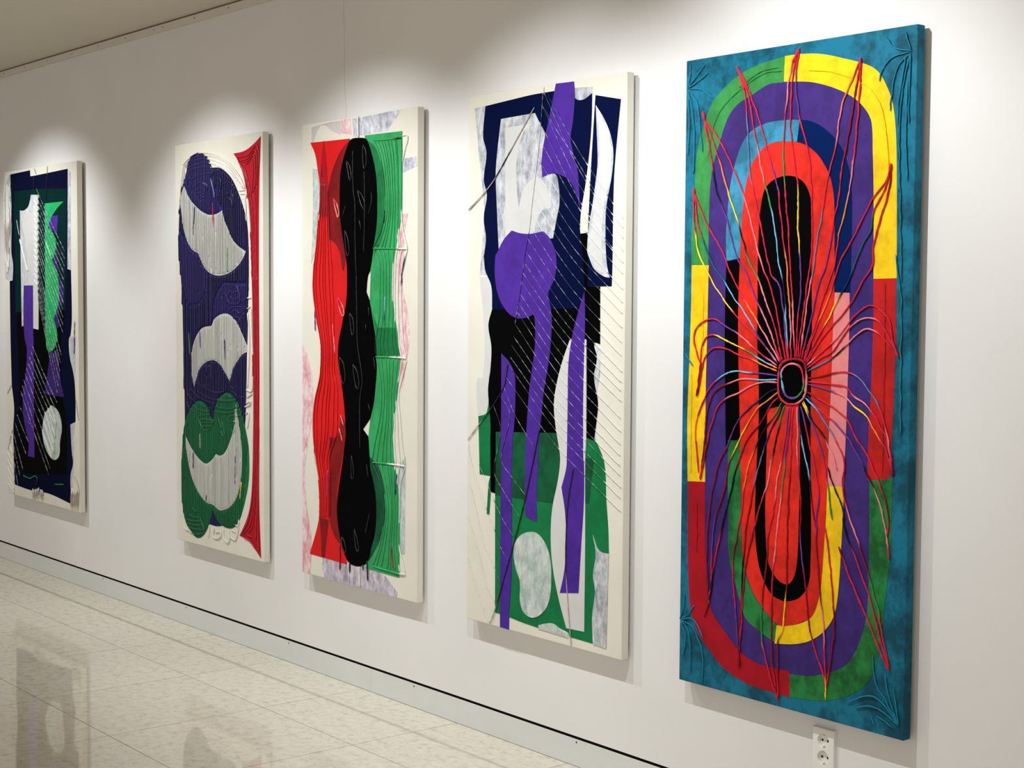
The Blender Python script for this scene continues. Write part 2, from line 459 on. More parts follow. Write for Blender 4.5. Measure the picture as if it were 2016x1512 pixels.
   ('auto', 3, '211,574 248,524'),
   ('auto', 3, '486,586 525,597 604,603'),
   ('auto', 3, '400,581 431,535'),
   ('auto', 3, '499,569 560,575'),
   ('auto', 3, '579,682 626,682'),
   ('auto', 3, '496,724 536,713'),
   ('auto', 3, '505,703 553,692 557,679'),
   ('auto', 3, '644,713 699,717 691,1060'),
   ('auto', 3, '661,1038 676,916 657,721'),
   ('auto', 3, '648,681 699,700'),
   ('auto', 3, '639,657 686,662 630,640'),
   ('auto', 3, '638,611 668,619 654,548'),
   ('auto', 3, '216,566 259,523 312,520 359,565'),
   ('auto', 3, '245,550 340,555'),
   ('auto', 3, '254,534 331,539'),
   ('auto', 3, '420,528 447,499'),
   ('auto', 3, '434,569 461,504'),
   ('auto', 3, '517,543 534,524 548,558'),
   ('auto', 3, '127,132 161,122 230,129'),
   ('auto', 3, '97,104 161,103 239,112'),
   ('auto', 3, '102,88 171,86 253,95'),
   ('auto', 3, '116,71 180,69 268,76'),
   ('auto', 3, '126,49 200,48 272,65'),
   ('auto', 3, '152,167 172,155 201,149'),
   ('auto', 3, '225,128 272,74'),
   ('auto', 3, '534,156 538,139'),
   ('auto', 3, '529,133 565,128'),
   ('auto', 3, '316,102 307,44'),
   ('auto', 3, '358,97 353,54 418,64 414,94'),
   ('auto', 3, '367,78 405,82'),
   ('auto', 3, '442,102 446,62 492,50 488,103'),
   ('auto', 3, '511,107 547,98'),
   ('auto', 3, '501,71 555,70 584,179'),
   ('auto', 3, '71,80 86,59 121,53'),
   ('auto', 3, '575,1689 670,1692 751,1724 741,1565'),
   ('auto', 3, '597,1672 670,1679 738,1704 726,1549'),
   ('auto', 3, '623,1664 670,1669 725,1684 715,1532'),
   ('auto', 3, '644,1652 704,1662 702,1533'),
   ('auto', 3, '575,1689 635,1610 668,1510 691,1339 701,1170'),
   ('auto', 3, '601,1668 660,1587 688,1466 707,1296 714,1170'),
   ('auto', 3, '635,1648 685,1551 709,1423 722,1170'),
   ('auto', 3, '741,1565 734,1380 739,1169'),
   ('auto', 3, '726,1549 725,1338 731,1169'),
   ('auto', 3, '704,1186 713,975 717,766 714,556'),
   ('auto', 3, '718,1186 724,976 727,766 722,557'),
   ('auto', 3, '731,1185 736,976 739,766 732,557'),
   ('auto', 3, '743,1185 747,976 747,767 741,558'),
   ('auto', 3, '713,593 710,420 695,268 654,155 596,93'),
   ('auto', 3, '723,594 719,421 708,247 676,145 618,93 662,83 713,54'),
   ('auto', 3, '732,594 729,378 716,227 693,138 658,108 697,97'),
   ('auto', 3, '743,595 737,379 731,207 723,85'),
   ('auto', 3, '750,466 742,251 744,101 748,41'),
   ('r r', 2.6, '358,1509 366,1403'),
   ('n n', 2.6, '191,1500 180,1375'),
   ('g g', 2.6, '488,1316 487,1208'),
   ('v v', 2.6, '235,954 240,878'),
   ('n n', 2.6, '459,921 467,831'),
   ('g g', 2.8, '130,944 141,845'),
   ('v v', 2.8, '167,412 166,338'),
   ('v v', 2.8, '551,430 548,302'),
   ('y y', 3, '603,320 589,245'),
   ('n n', 2.4, '287,234 284,202'),
   ('tan tan', 3, '232,499 234,430'),
   ('s s', 3, '343,1614 368,1561 377,1526'),
   ('g v', 2.4, '266,1601 313,1585'),
  ],
  ridge=[(0, 13, 3.0), (1, 14, 2.6), (2, 13, 3.0), (3, 16, 2.6), (4, 11, 2.6), (5, 11, 2.6), (7, 13, 2.8), (8, 13, 2.8), (9, 11, 2.6)],
 ),
 3: dict(box=(-3.8054, 0.7868, 0.4031, 1.7778),
  patch=[
   ('scumblue', '364,1770! 685,1777! 660,1754 623,1728 597,1707! 372,1703!'),
   ('scumpink', '284,1775! 348,1774! 360,1712! 288,1722!'),
   ('scumblue', '696,1600! 783,1602! 783,1568! 696,1550!'),
   ('palepink', '73,1761! 282,1770! 283,1716! 219,1738 153,1766 111,1742 73,1673!'),
   ('scumpink', '690,1403! 729,1402! 708,1341 703,1266 694,1171 698,1125 723,1067 740,981 738,924 724,884 706,807 684,744! 666,763 677,889 669,971 680,1096 661,1179'),
   ('scumpink', '3,920! 37,876 72,801 83,712 72,621 47,529 24,447 19,377 33,271 69,141 60,3! 1,2!'),
   ('scumvio', '143,77! 348,82 476,91! 578,74 631,43 667,23! 663,2! 160,1!'),
   ('scumgr', '716,528! 713,170! 691,170 675,289 671,481!'),
   ('scumgr', '82,1601! 116,1597! 137,1526 108,1300 70,1233! 83,1412'),
   ('red3', '65,1703! 348,1698! 301,1579 301,1361 326,1230 328,1138 306,1016 271,919 269,857 287,788 311,680 320,572 314,517 277,401 265,287 282,208 332,77! 56,83! 104,177 125,235 131,318 125,387 103,463 83,535 79,622 93,699 118,758 133,803 141,880 137,928 118,990 92,1066 79,1138 83,1188 108,1300 125,1389 139,1455 137,1522 120,1590 99,1658'),
   ('darkred', '348,1693! 292,1663 244,1613 207,1549 194,1475 204,1324! 245,1306 278,1270 306,1204 310,1304 285,1383 277,1449 285,1580 317,1652'),
   ('darkred', '202,559! 259,567 287,650! 316,615 316,528 314,539 273,410 258,332 267,251 290,177 282,145! 232,184 205,235 206,372 205,544'),
   ('crimson', '163,1705! 183,1630 195,1519 200,1408! 133,1411! 135,1535 145,1633'),
   ('darkred', '134,236! 198,234! 168,80! 147,82!'),
   ('green3', '447,1702! 692,1699! 693,1432 682,1370 661,1309 639,1226 632,1179 632,1117 647,1033 673,947 680,897 678,826 663,743 648,679 634,595 635,585 645,500 668,417 680,333 681,247 678,78! 457,81! 484,136 523,228 527,316 491,465 479,565 476,583 499,691 529,799 530,884 513,989 486,1074 490,1180 490,1207 512,1291 531,1397 534,1481 523,1566 496,1632'),
   ('greenmd', '461,1685! 511,1660 556,1607 583,1521 580,1395 554,1311 512,1249! 531,1397 534,1481 520,1566 496,1632'),
   ('greendk', '483,508! 546,470 584,387 585,279 546,187 476,108! 523,228 527,316 499,444'),
   ('greenmd', '505,1040! 540,990! 655,992! 680,893! 530,884! 525,960'),
   ('black', '372,1697 434,1694 465,1685 504,1618 527,1545 534,1460 531,1375 512,1291 490,1207 471,1180 461,1121! 486,1082 505,1019 525,947 530,884 527,799 514,713 491,653! 438,606! 476,579! 479,565 491,465 522,381 530,307 523,228 496,159 472,108 421,84 372,81 332,93 290,155 267,220 258,286 273,378 298,470 318,562 320,581 311,680 289,775 267,857 270,928 298,1007 326,1094 330,1181 326,1230 302,1317 281,1405 278,1493 286,1580 317,1648 348,1689'),
  ],
  cord=[
   ('k k', 3, '352,91 352,49'),
   ('k k', 3, '443,95 443,71'),
   ('k k', 3, '470,112 476,36'),
   ('d d', 3, '282,154 282,50'),
   ('w w', 3, '417,82 419,1'),
   ('w w', 3, '407,1777 409,1695'),
   ('w w', 2, '336,85 347,28'),
   ('w w', 2.5, '149,77 158,54'),
   ('g3 g3 k', 3, '515,1678 571,1677 692,1674'),
   ('g3 g3 w', 3, '508,1283 646,1279 730,1276'),
   ('g3 g3 w w', 3, '525,882 677,884 724,882'),
   ('g3 g3 w w', 3, '503,487 641,491 718,491'),
   ('g3 g3 g3 w', 3, '508,97 680,93 721,97'),
   ('w w w', 2, '692,1681 728,1677 711,1630 696,1589'),
   ('w w', 2, '704,1337 728,1278'),
   ('w n n w', 2.2, '726,1272 708,1225 694,1184 694,1162 687,1121'),
   ('r p p r', 2.6, '236,1482 265,1450 273,1406 254,1433 236,1482'),
   ('r p r', 2.6, '263,1103 302,1068 306,1029 278,1063 263,1098'),
   ('p p', 2.4, '230,997 248,883'),
   ('p p p', 2.4, '286,650 308,610'),
   ('p p', 2.2, '276,599 300,549'),
   ('mg mg', 2.6, '195,430 185,315'),
   ('v v', 2.4, '101,1053 103,968'),
   ('b n', 2.4, '586,1104 583,990'),
   ('n n', 2.6, '667,459 656,381'),
   ('d r', 2.2, '631,185 642,105'),
   ('k k', 2.4, '585,1424 580,1374'),
   ('d d', 2.4, '125,1429 127,1384'),
   ('d d', 2.2, '150,1612 150,1566'),
   ('k k k k', 2.4, '329,1617 352,1593 358,1541 339,1577 329,1617'),
   ('k k k k', 2.4, '404,1504 439,1477 454,1429 427,1452 404,1504'),
   ('k k k k', 2.4, '442,1669 461,1642 454,1579 441,1622 442,1669'),
   ('k k k k', 2.4, '317,1356 340,1316 340,1258 322,1304 317,1356'),
   ('k k k k', 2.4, '416,1392 428,1357'),
   ('k k k k', 2.4, '496,1489 500,1457 478,1409'),
   ('k k k k', 2.4, '321,1447 301,1405'),
   ('k k k k', 2.4, '352,1042 374,1017 374,958 357,995 352,1042'),
   ('k k k k', 2.4, '279,873 311,841 310,772 283,823 279,873'),
   ('k k k k', 2.4, '374,849 406,815 408,757 382,801 374,849'),
   ('k k k k', 2.4, '479,1065 483,1031'),
   ('k k k k', 2.4, '476,705 490,680'),
   ('k k k k', 2.4, '460,1001 461,975'),
   ('k k k k', 2.4, '513,881 525,833'),
   ('k k k k', 2.4, '363,501 375,464 371,412 362,458 363,501'),
   ('k k k k', 2.4, '467,476 479,429'),
   ('k k k k', 2.4, '384,222 404,183 409,139 388,176 384,222'),
   ('k k k k', 2.4, '294,182 315,163 322,123 299,142 294,182'),
   ('k k k k', 2.4, '488,294 460,216'),
   ('k k k k', 2.4, '372,1653 372,1592 376,1506 388,1445 389,1315 397,1181'),
   ('k k k k', 2.4, '397,1181 401,1039 406,923 437,795 422,717 422,536'),
   ('k k k k', 2.4, '450,1570 454,1442 447,1271'),
  ],
  band=[
   ('145,1544 139,1455 125,1389 113,1300 92,1210 89,1138 101,1066 122,991 143,929 147,880 141,804 127,759 102,699 91,622 96,533 98,462 125,387 135,319 134,236', '195,1541 200,1452 204,1364 212,1275 221,1209 225,1138 233,1067 234,993 238,931 240,883 238,808 259,765 261,708 259,633 255,576 201,471 206,394 206,326 205,244', 7),
   ('519,1675 556,1615 579,1521 587,1437 565,1353 512,1286', '687,1673 689,1573 688,1432 697,1349 722,1279', 9),
   ('516,1279 554,1227 556,1129 554,1041 528,926 532,886', '722,1274 697,1225 687,1129 691,1042 702,931 720,885', 8),
   ('535,879 559,800 567,737 556,652 522,551 505,490', '724,879 695,806 673,743 685,661 697,564 716,496', 8),
   ('508,484 565,407 585,300 558,189 512,102', '716,489 686,410 683,311 678,204 717,101', 8),
  ],
 ),
 4: dict(box=(-2.7199, 0.7837, 0.3983, 1.7872),
  patch=[
   ('scumble', '34,1745! 94,1749! 102,1606 96,1471 98,1221 102,1182! 63,1183! 76,1267 86,1412 70,1517 54,1609'),
   ('scumble', '543,1763! 630,1758! 628,1713! 547,1721!'),
   ('paper', '65,1178! 132,1177! 136,934 118,724! 58,707! 53,830 87,841 89,1023'),
   ('navy', '92,1748! 227,1756 339,1762 453,1763! 543,1757! 549,1730 585,1723 627,1739! 626,1663 618,1572 600,1465 579,1374 575,1324! 590,1241 601,1128! 573,1074! 134,1067! 129,1146 95,1200 87,1250 87,1244 98,1308 86,1376 102,1452 85,1503 99,1592 80,1648'),
   ('scumble', '647,968! 676,954! 673,867 663,821 656,666 646,666 664,742 667,784 647,854 660,925'),
   ('green', '156,449! 612,475! 612,676! 656,671! 698,602 709,486 719,400 723,322! 678,325 662,349 650,372! 665,314 653,247 663,195 651,114 655,29! 542,31! 535,43 494,51 466,60 431,56 389,33! 309,37 235,43 159,47!'),
   ('greendk', '155,661! 477,680! 489,597 489,570 469,482 463,449! 156,444!'),
   ('greendk', '606,607! 652,611! 631,468! 608,466!'),
   ('green', '120,852! 130,566 132,456 125,374! 111,377! 121,484 130,507! 71,508! 62,705! 110,724'),
   ('black', '134,1068! 573,1076! 601,1128! 590,1241 577,1309! 614,1311! 615,1223 614,1145! 672,1144! 674,967! 647,968 660,925 647,866 667,784 661,729 651,666! 612,674! 473,678! 158,659! 158,568 156,451! 132,454! 130,566 127,707 115,797 127,866 132,943 115,1015'),
   ('navy', '643,1731! 757,1708! 732,1507 727,1377 726,1208 724,1145! 614,1145! 614,1310 620,1423 628,1547'),
   ('scumlt', '645,1701! 682,1658 713,1606 727,1548 720,1479 697,1386 695,1296 702,1213 716,1171! 687,1176 644,1199 622,1232 611,1256 620,1339 635,1401 647,1463 656,1524 650,1628'),
   ('paper', '654,1673! 682,1642 708,1599 718,1549 711,1480 685,1387 677,1296 684,1213 699,1182! 662,1195 631,1232 621,1256 630,1327 648,1401 656,1462 665,1524 661,1619'),
   ('scumble', '178,1698! 353,1702! 367,1682 386,1658 404,1629 394,1589 389,1542 392,1494! 455,1501 472,1464 477,1408 466,1366 447,1298! 370,1296! 169,1270! 159,1400 151,1513 157,1579'),
   ('paper', '201,1667! 312,1669 339,1669! 298,1648 271,1598 259,1528 265,1453 275,1402! 293,1456 327,1485 368,1496 402,1476 429,1432 436,1397 403,1394 370,1365 356,1327 353,1312! 238,1325! 205,1296!'),
   ('purple', '456,1785! 542,1783! 547,1729 539,1658 529,1608 545,1553 562,1509 569,1467 576,1379! 559,1434 527,1474 495,1492 449,1503 392,1495! 389,1555 407,1627 427,1689 446,1752'),
   ('purple', '238,1329! 281,1319 329,1315 400,1322! 431,1299 458,1259 466,1216 465,1201 455,1167 429,1130 426,1111 440,1072 445,1029 438,943 425,878 409,812 396,725 387,659 380,593 383,578 376,495 374,449 377,380! 318,392! 315,535 315,582 321,676 334,808 347,875 360,941 363,1006 356,1056! 318,1044 262,1042 212,1065 169,1114 150,1182 153,1249 160,1256 196,1300'),
   ('purple', '187,923! 228,896 257,858 262,805 260,716 248,626 245,576 244,557 247,388 248,201 236,58 235,1! 188,2! 187,192 188,429 191,552 188,571 188,801'),
   ('paper', '535,980! 612,980! 615,674 611,607 614,343 613,60! 528,57! 486,154 457,254 448,344 455,435 482,529 492,597 484,636 466,708 459,772 472,837 500,911'),
   ('purple', '601,1130! 605,1032 602,906 600,780 603,607 607,589 608,475 596,318 586,178! 495,165! 516,240 525,331 517,429 499,506! 521,568 524,614 526,776 528,903 545,989 564,1044'),
   ('scumble', '650,372! 665,341 685,324 723,322! 715,26! 655,29! 651,114 663,195 653,247 665,314'),
   ('scumgr', '346,344 386,340 425,309 446,266 452,208 444,138 416,93 363,63 316,71 294,105 293,170 271,213 259,259 266,297 299,329'),
   ('scumgr', '389,43! 431,56 466,60 501,46 535,41! 537,28! 389,32!'),
  ],
  cord=[
   ('auto', 1.5, '398,1782 384,1654 361,1509 342,1401 329,1319 312,1262 299,1194 283,1115 266,1044 262,1022'),
   ('auto', 1.5, '426,1745 519,1626 606,1527 709,1418 776,1348'),
   ('auto', 1.5, '403,1713 467,1635 565,1534 647,1438 776,1321'),
   ('auto', 1.3, '6,614 26,542 110,399 153,335 195,269 233,232'),
   ('auto', 1.3, '2,494 31,441 87,302 154,206 196,151'),
   ('auto', 1.3, '3,372 64,246 112,142 155,92 170,75'),
   ('auto', 1.3, '3,223 33,160 89,72 135,5'),
   ('auto', 1.3, '71,541 121,474 194,377 262,315'),
   ('auto', 1.3, '147,749 187,670 155,525 201,468 291,387'),
   ('auto', 1.3, '183,782 237,723 193,571 249,515 320,462'),
   ('auto', 1.3, '204,811 265,720 363,624'),
   ('k k k k k tan', 2, '390,685 363,591 320,452 262,297 204,156 167,65 135,5'),
   ('k k k tan tan', 1.8, '557,572 531,444 524,277 534,162 554,4'),
   ('tan tan k tan tan', 2, '353,1720 257,1617 151,1504 96,1461 3,1404'),
   ('tan tan k k k k', 1.8, '6,620 62,671 125,725 179,782 208,820 225,892'),
   ('auto', 1.25, '393,1774 571,1510 776,1289'),
   ('auto', 1.25, '393,1722 571,1465 777,1250'),
   ('auto', 1.25, '391,1658 571,1417 777,1216'),
   ('auto', 1.25, '398,1593 574,1387 776,1216'),
   ('auto', 1.25, '371,1558 559,1354 776,1183'),
   ('auto', 1.25, '361,1509 555,1306 777,1136'),
   ('auto', 1.25, '355,1466 551,1264 777,1096'),
   ('auto', 1.25, '349,1429 547,1230 776,1063'),
   ('auto', 1.25, '340,1382 543,1185 776,1020'),
   ('auto', 1.25, '332,1341 537,1142 773,976'),
   ('auto', 1.25, '322,1301 532,1102 774,935'),
   ('auto', 1.25, '312,1262 529,1057 778,886'),
   ('auto', 1.25, '309,1220 525,1021 774,855'),
   ('auto', 1.25, '299,1190 519,993 772,829'),
   ('auto', 1.25, '295,1157 518,960 775,796'),
   ('auto', 1.25, '286,1121 512,916 772,745'),
   ('auto', 1.25, '276,1093 507,881 774,704'),
   ('auto', 1.25, '267,1066 502,848 772,665'),
   ('auto', 1.25, '260,1022 498,808 772,631'),
   ('auto', 1.25, '252,982 493,774 771,600'),
   ('auto', 1.25, '242,953 489,744 774,570'),
   ('auto', 1.25, '235,914 487,707 778,533'),
   ('auto', 1.25, '227,887 483,677 777,500'),
   ('auto', 1.25, '214,845 476,635 777,460'),
  ],
 ),
 5: dict(box=(-1.6889, 0.7999, 0.3897, 1.7992),
  patch=[
   ('violet', '65,1215 61,1370 77,1498 103,1599 144,1662 219,1704 299,1731 371,1737 477,1730 568,1705 645,1669 686,1610 702,1527 713,1206 717,956 707,771 710,655 716,474 709,335 678,204 616,121 509,79 423,66 318,74 237,88 167,130 109,182 72,253 65,435 59,772 64,1087'),
   ('leaf', '30,1215! 29,1298 39,1423 47,1536 71,1607 105,1670 150,1707 212,1740 285,1759 371,1769! 366,1701! 313,1700 260,1680 200,1656 163,1619 133,1551 109,1486 99,1409 97,1214!'),
   ('yellow', '371,1770! 426,1769 495,1761 573,1740 649,1715 684,1692 710,1653 728,1611 740,1533 746,1387 751,1172! 679,1171! 674,1391 669,1492 664,1566 650,1595 617,1628 569,1656 509,1679 453,1693 368,1702!'),
   ('yellow', '32,1214! 99,1213! 97,1035 94,879 96,593! 26,588! 22,770 27,928 31,1086'),
   ('red', '679,1171! 749,1172! 752,1003 748,820 740,654! 672,652! 673,768 677,862 681,1048'),
   ('leafdk', '678,653! 751,664! 750,561 749,479 736,358 720,222 702,153 652,98 552,53 424,35! 422,98! 496,108 568,133 618,164 654,223 676,292 682,377 681,516'),
   ('crimson', '28,588! 96,593! 98,491 101,388 115,260 133,217 180,174 243,124 304,106 356,104 422,106! 424,35! 377,36 312,37 251,45 175,70 125,107 85,141 51,198 39,253 31,378'),
   ('sky', '168,1224! 165,1289 170,1365 180,1441 200,1505 226,1554 262,1583 315,1597 380,1599 427,1595! 418,1538! 355,1543 316,1537 284,1517 258,1487 239,1438 227,1363 221,1288 219,1231!'),
   ('royal', '427,1595! 456,1591 499,1573 542,1541 573,1504 592,1461 602,1418 606,1348 606,1254 605,1135! 555,1136! 553,1208 550,1350 539,1421 514,1470 482,1506 451,1527 418,1538!'),
   ('black', '168,1222! 220,1229! 220,1089 221,936 227,784 230,723! 184,718! 176,680! 171,832 166,985 166,1139'),
   ('pink', '555,1136! 604,1135! 605,1046 603,904 600,762 595,624! 542,626! 543,758 546,878 549,1021'),
   ('yellow', '542,626! 596,627! 596,575 592,480 586,371 573,288 542,240 494,204 438,184 368,173! 374,225! 411,230 455,243 495,267 516,307 526,362 533,449 539,530'),
   ('leafdk', '184,719! 232,723! 236,581 240,433 258,350 286,299 320,264 353,240 374,225! 368,176! 315,196 261,224 240,266 215,328 192,401 190,502 186,575'),
   ('vermilion', '368,1542 316,1537 284,1517 258,1487 239,1438 227,1363 221,1262 216,1088 220,936 230,733 237,581 243,418 262,350 289,299 333,257 380,227 418,231 468,251 498,270 516,307 528,367 535,473 539,554 543,662 544,758 549,902 551,1021 554,1164 552,1255 548,1374 536,1431 514,1470 482,1506 432,1533'),
   ('black', '374,1449 332,1438 306,1414 294,1370 288,1311 286,1211 287,1139 289,989 295,914 298,789 294,688 290,586 290,489 300,406 318,354 352,309 391,296 416,298 454,314 484,355 490,418 490,515 486,608 483,753 481,898 481,1043 476,1209 474,1353 467,1392 447,1426 415,1445'),
   ('vermilion', '329,816! 359,823 397,838 436,840 444,799! 448,652 447,533 445,436 437,377 415,345 390,345 364,361 340,397 330,470 327,544 328,641 329,741'),
   ('black', '332,841 358,872 397,865 397,835 372,825 346,829'),
   ('black', '370,922 379,943 407,955 446,955 462,941 469,907 466,869 445,843 413,834 381,844 369,873'),
  ],
  cord=[
   ('r r y y y r r p', 2.2, '40,1433 40,1365 51,1292 64,1245 101,1188 101,1191 127,1152 149,1131 184,1093 233,1053 282,1019 322,985 362,947'),
   ('r r t t b b n v', 2.2, '42,1422 59,1328 85,1271 119,1213 133,1196 162,1170 198,1124 233,1089 267,1049 302,1010 336,971 366,942'),
   ('r r r r r o p p', 2.2, '44,1417 80,1348 124,1290 168,1228 193,1180 225,1134 260,1089 294,1049 328,1005 372,947'),
   ('r r k v v v p r', 2.2, '72,1645 90,1574 109,1506 130,1418 165,1350 194,1273 223,1212 244,1195 279,1124 314,1070 348,1006 377,947'),
   ('r r o y k g p r r', 2.2, '78,1627 111,1563 148,1483 170,1421 199,1359 225,1298 250,1232 278,1186 285,1184 312,1124 347,1055 382,948'),
   ('r r r p p r r r', 2.2, '81,1621 132,1571 175,1507 215,1439 240,1388 261,1332 283,1261 311,1191 325,1169 352,1105 370,1041 395,948'),
   ('r r s s r r r v v r', 2.2, '201,1759 226,1704 238,1633 245,1562 251,1482 266,1421 288,1346 316,1251 337,1186 364,1159 382,1090 393,1017 401,951'),
   ('r r r p g b b k b r', 2.2, '208,1751 240,1687 262,1601 284,1520 305,1444 323,1394 341,1334 355,1269 366,1210 377,1174 388,1110 392,1051 404,953'),
   ('r r r r v r r o o p r', 2.2, '211,1748 254,1676 282,1614 310,1538 338,1467 355,1412 366,1353 378,1279 392,1210 396,1169 404,1100 409,1042 413,954'),
   ('r p r g r r r p r', 2.2, '423,1784 402,1753 390,1706 382,1639 376,1581 374,1523 377,1455 385,1381 396,1307 403,1210 411,1140 418,1062 425,957'),
   ('r r r r r y y v v r r', 2.2, '423,1782 408,1743 400,1686 398,1618 400,1550 414,1477 425,1423 429,1355 430,1297 438,1229 442,1140 433,1067 430,957'),
   ('r v r r r r r r', 2.2, '424,1779 415,1742 413,1694 424,1616 444,1552 464,1493 471,1425 477,1329 476,1233 463,1149 452,1077 441,1004 436,957'),
   ('r o p r r s s p p r', 2.2, '626,1731 604,1687 576,1639 562,1584 555,1529 538,1469 521,1403 511,1342 497,1280 486,1209 472,1140 458,1072 453,1028 442,957'),
   ('r d d r r v v v r', 2.2, '626,1726 613,1654 603,1590 590,1526 574,1457 567,1396 553,1336 543,1275 526,1208 506,1164 486,1092 469,1029 449,955'),
   ('r r r p o r r r r', 2.2, '628,1724 628,1662 622,1598 618,1533 609,1469 599,1399 583,1339 567,1283 556,1213 539,1168 516,1111 493,1048 455,953'),
   ('r r r r r o r r', 2.2, '729,1456 714,1416 675,1377 648,1332 614,1277 580,1227 560,1182 540,1126 511,1068 482,1010 458,951'),
   ('r r t t n y r r', 2.2, '729,1447 709,1394 676,1340 671,1299 644,1258 610,1182 570,1121 542,1073 506,1020 461,948'),
   ('d r r r r r r', 2.2, '730,1438 720,1384 699,1321 678,1248 678,1207 646,1163 624,1126 589,1083 542,1040 495,986 465,946'),
   ('r r r r p r p', 2.2, '764,976 744,1012 734,1062 714,1085 676,1103 642,1089 613,1065 584,1036 543,997 495,962 466,941'),
   ('r r p r r r', 2.2, '763,979 729,1026 700,1062 666,1071 631,1061 596,1032 556,983 514,962 468,934'),
   ('r r p p k s s', 2.2, '761,981 724,1012 695,1034 663,1043 632,1028 586,989 544,959 471,927'),
   ('d r r r r v p r p', 2.2, '62,837 74,883 78,925 59,961 46,1003 57,1034 93,1056 132,1059 179,1037 214,1022 262,993 316,960 363,937'),
   ('d r r r y y g b o', 2.2, '68,862 76,930 80,983 98,1009 130,1015 165,1003 214,987 269,966 317,945 364,930'),
   ('d r r r r o o', 2.2, '72,878 85,931 102,963 131,979 180,976 229,959 270,951 317,935 364,922'),
   ('v v b b r r o r r', 2.2, '367,909 317,913 264,913 216,916 181,909 147,892 108,859 73,794 56,746 65,678 73,616'),
   ('b b p d d d d r', 2.2, '365,899 304,895 237,895 189,881 140,861 112,823 99,775 97,723 84,633 77,600'),
   ('p p p r r d r', 2.2, '365,891 318,890 271,878 224,855 183,840 148,815 124,766 104,702 94,655 80,596'),
   ('k n v d d d d d', 2.2, '367,875 332,861 299,839 259,811 219,773 186,709 152,649 128,574 116,505 109,389 115,297 119,240'),
   ('o o y d d v r r', 2.2, '370,866 332,841 293,814 260,771 220,707 187,642 175,574 141,492 128,392 128,314 119,240'),
   ('r d d k k r k d', 2.2, '371,851 345,832 326,801 294,763 261,731 241,693 215,630 193,550 173,490 141,368 122,256 102,201'),
   ('g k o r d r v d', 2.2, '381,837 359,803 327,766 295,718 269,665 250,603 242,520 232,482 210,368 219,283 234,153 240,86'),
   ('k n s d d k d d', 2.2, '388,835 366,794 341,752 316,695 297,638 278,570 266,518 250,394 246,297 239,154'),
   ('g k p r d d r d', 2.2, '392,830 379,794 367,744 349,683 337,617 312,554 295,500 270,417 255,334 247,232 241,124'),
   ('v r p r d d g r r', 2.2, '407,826 399,756 382,671 370,620 359,544 339,456 337,396 323,290 322,180 336,132 360,68 384,23'),
   ('r v g p p r d d r', 2.2, '414,826 409,767 400,707 392,632 384,572 376,501 360,375 357,226 361,127 377,51'),
   ('r r d d d y d r', 2.2, '423,827 419,773 415,649 410,550 409,456 409,343 404,274 396,213 381,181 382,82 385,23'),
   ('p p r d v d d r r', 2.2, '436,828 439,779 439,710 448,628 455,555 456,462 475,344 490,240 519,168 545,111 550,69'),
   ('n n b b k d d', 2.2, '441,830 448,775 461,712 478,660 488,608 494,558 508,507'),
   ('v r r v d d p r y', 2.2, '448,833 465,781 482,724 503,658 516,596 508,507 523,361 538,258 543,187 550,93 550,55'),
   ('y v v r g g', 2.2, '454,841 480,801 506,755 533,685 547,614 562,537'),
   ('r r r d d r', 2.2, '539,516 548,465 562,381 574,265 565,158 552,89'),
   ('y k k p p', 2.2, '458,845 487,797 525,761 556,711 575,670'),
   ('k n k r r r r', 2.2, '544,676 567,626 596,572 603,519 643,441 667,393 691,346 716,272 734,224 755,173'),
   ('b s r r p d g r r', 2.2, '465,854 505,825 542,782 580,732 599,696 595,624 626,533 660,466 696,374 717,318 733,252 755,173'),
   ('d r r r r', 2.4, '585,470 621,400 657,336 693,277 729,209 753,173'),
   ('n r v v k p p r', 2.2, '470,861 517,823 560,797 603,763 640,718 670,674 700,626 721,577 731,545 741,501 748,456'),
   ('d r r r r d r', 2.2, '469,871 516,852 572,827 605,805 632,765 669,721 699,672 728,615 739,587 743,560 739,514'),
   ('d d r s s r p d', 2.2, '469,907 515,914 569,927 608,928 640,916 667,889 694,863 715,827 730,782 749,696'),
   ('r r r p r r r', 2.2, '471,898 509,897 558,894 600,890 624,868 660,851 689,825 713,794 736,755 752,691'),
   ('v v p y o r r', 2.2, '471,892 509,885 558,876 595,866 625,844 672,815 690,788 708,764 734,727 752,673'),
   ('r d p r r', 3.2, '370,922 379,943 407,955 446,955 462,941 469,907 466,869 445,843 413,834 381,844 369,873 370,922'),
   ('b p r g v b', 3, '380,898 382,923 401,941 427,943 449,931 458,902 454,875 435,855 413,851 394,860 380,898'),
   ('r r', 4, '200,1762 219,1720 230,1693'),
   ('r r', 4, '424,1785 414,1766 404,1750'),
   ('r r', 4, '627,1736 628,1703'),
   ('r r', 4, '729,1461 726,1434'),
   ('r r', 4, '71,1648 81,1621'),
   ('r r', 4, '40,1436 43,1391'),
   ('d d', 4, '78,936 72,878 61,838'),
   ('d r', 4, '740,1003 765,974'),
   ('r d', 4, '745,718 754,669'),
   ('d r', 4, '734,210 755,171'),
   ('d r', 4, '374,51 386,18'),
   ('d d', 4, '236,118 241,82'),
   ('tl tl', 1.9, '10,1721 43,1749 78,1781'),
   ('tl tl', 1.9, '10,1720 54,1737 89,1756'),
   ('tl tl', 1.9, '14,1718 65,1710 109,1683'),
   ('tl tl', 1.9, '14,1716 48,1671 60,1608 72,1535'),
   ('tl tl', 1.9, '11,1713 30,1652 39,1578 37,1475'),
   ('tl tl', 1.9, '10,1721 19,1757 19,1788'),
   ('tl tl', 1.9, '13,1713 17,1632 14,1528'),
   ('tl tl', 1.9, '783,1735 733,1748 702,1781'),
   ('tl tl', 1.9, '783,1737 772,1763 765,1784'),
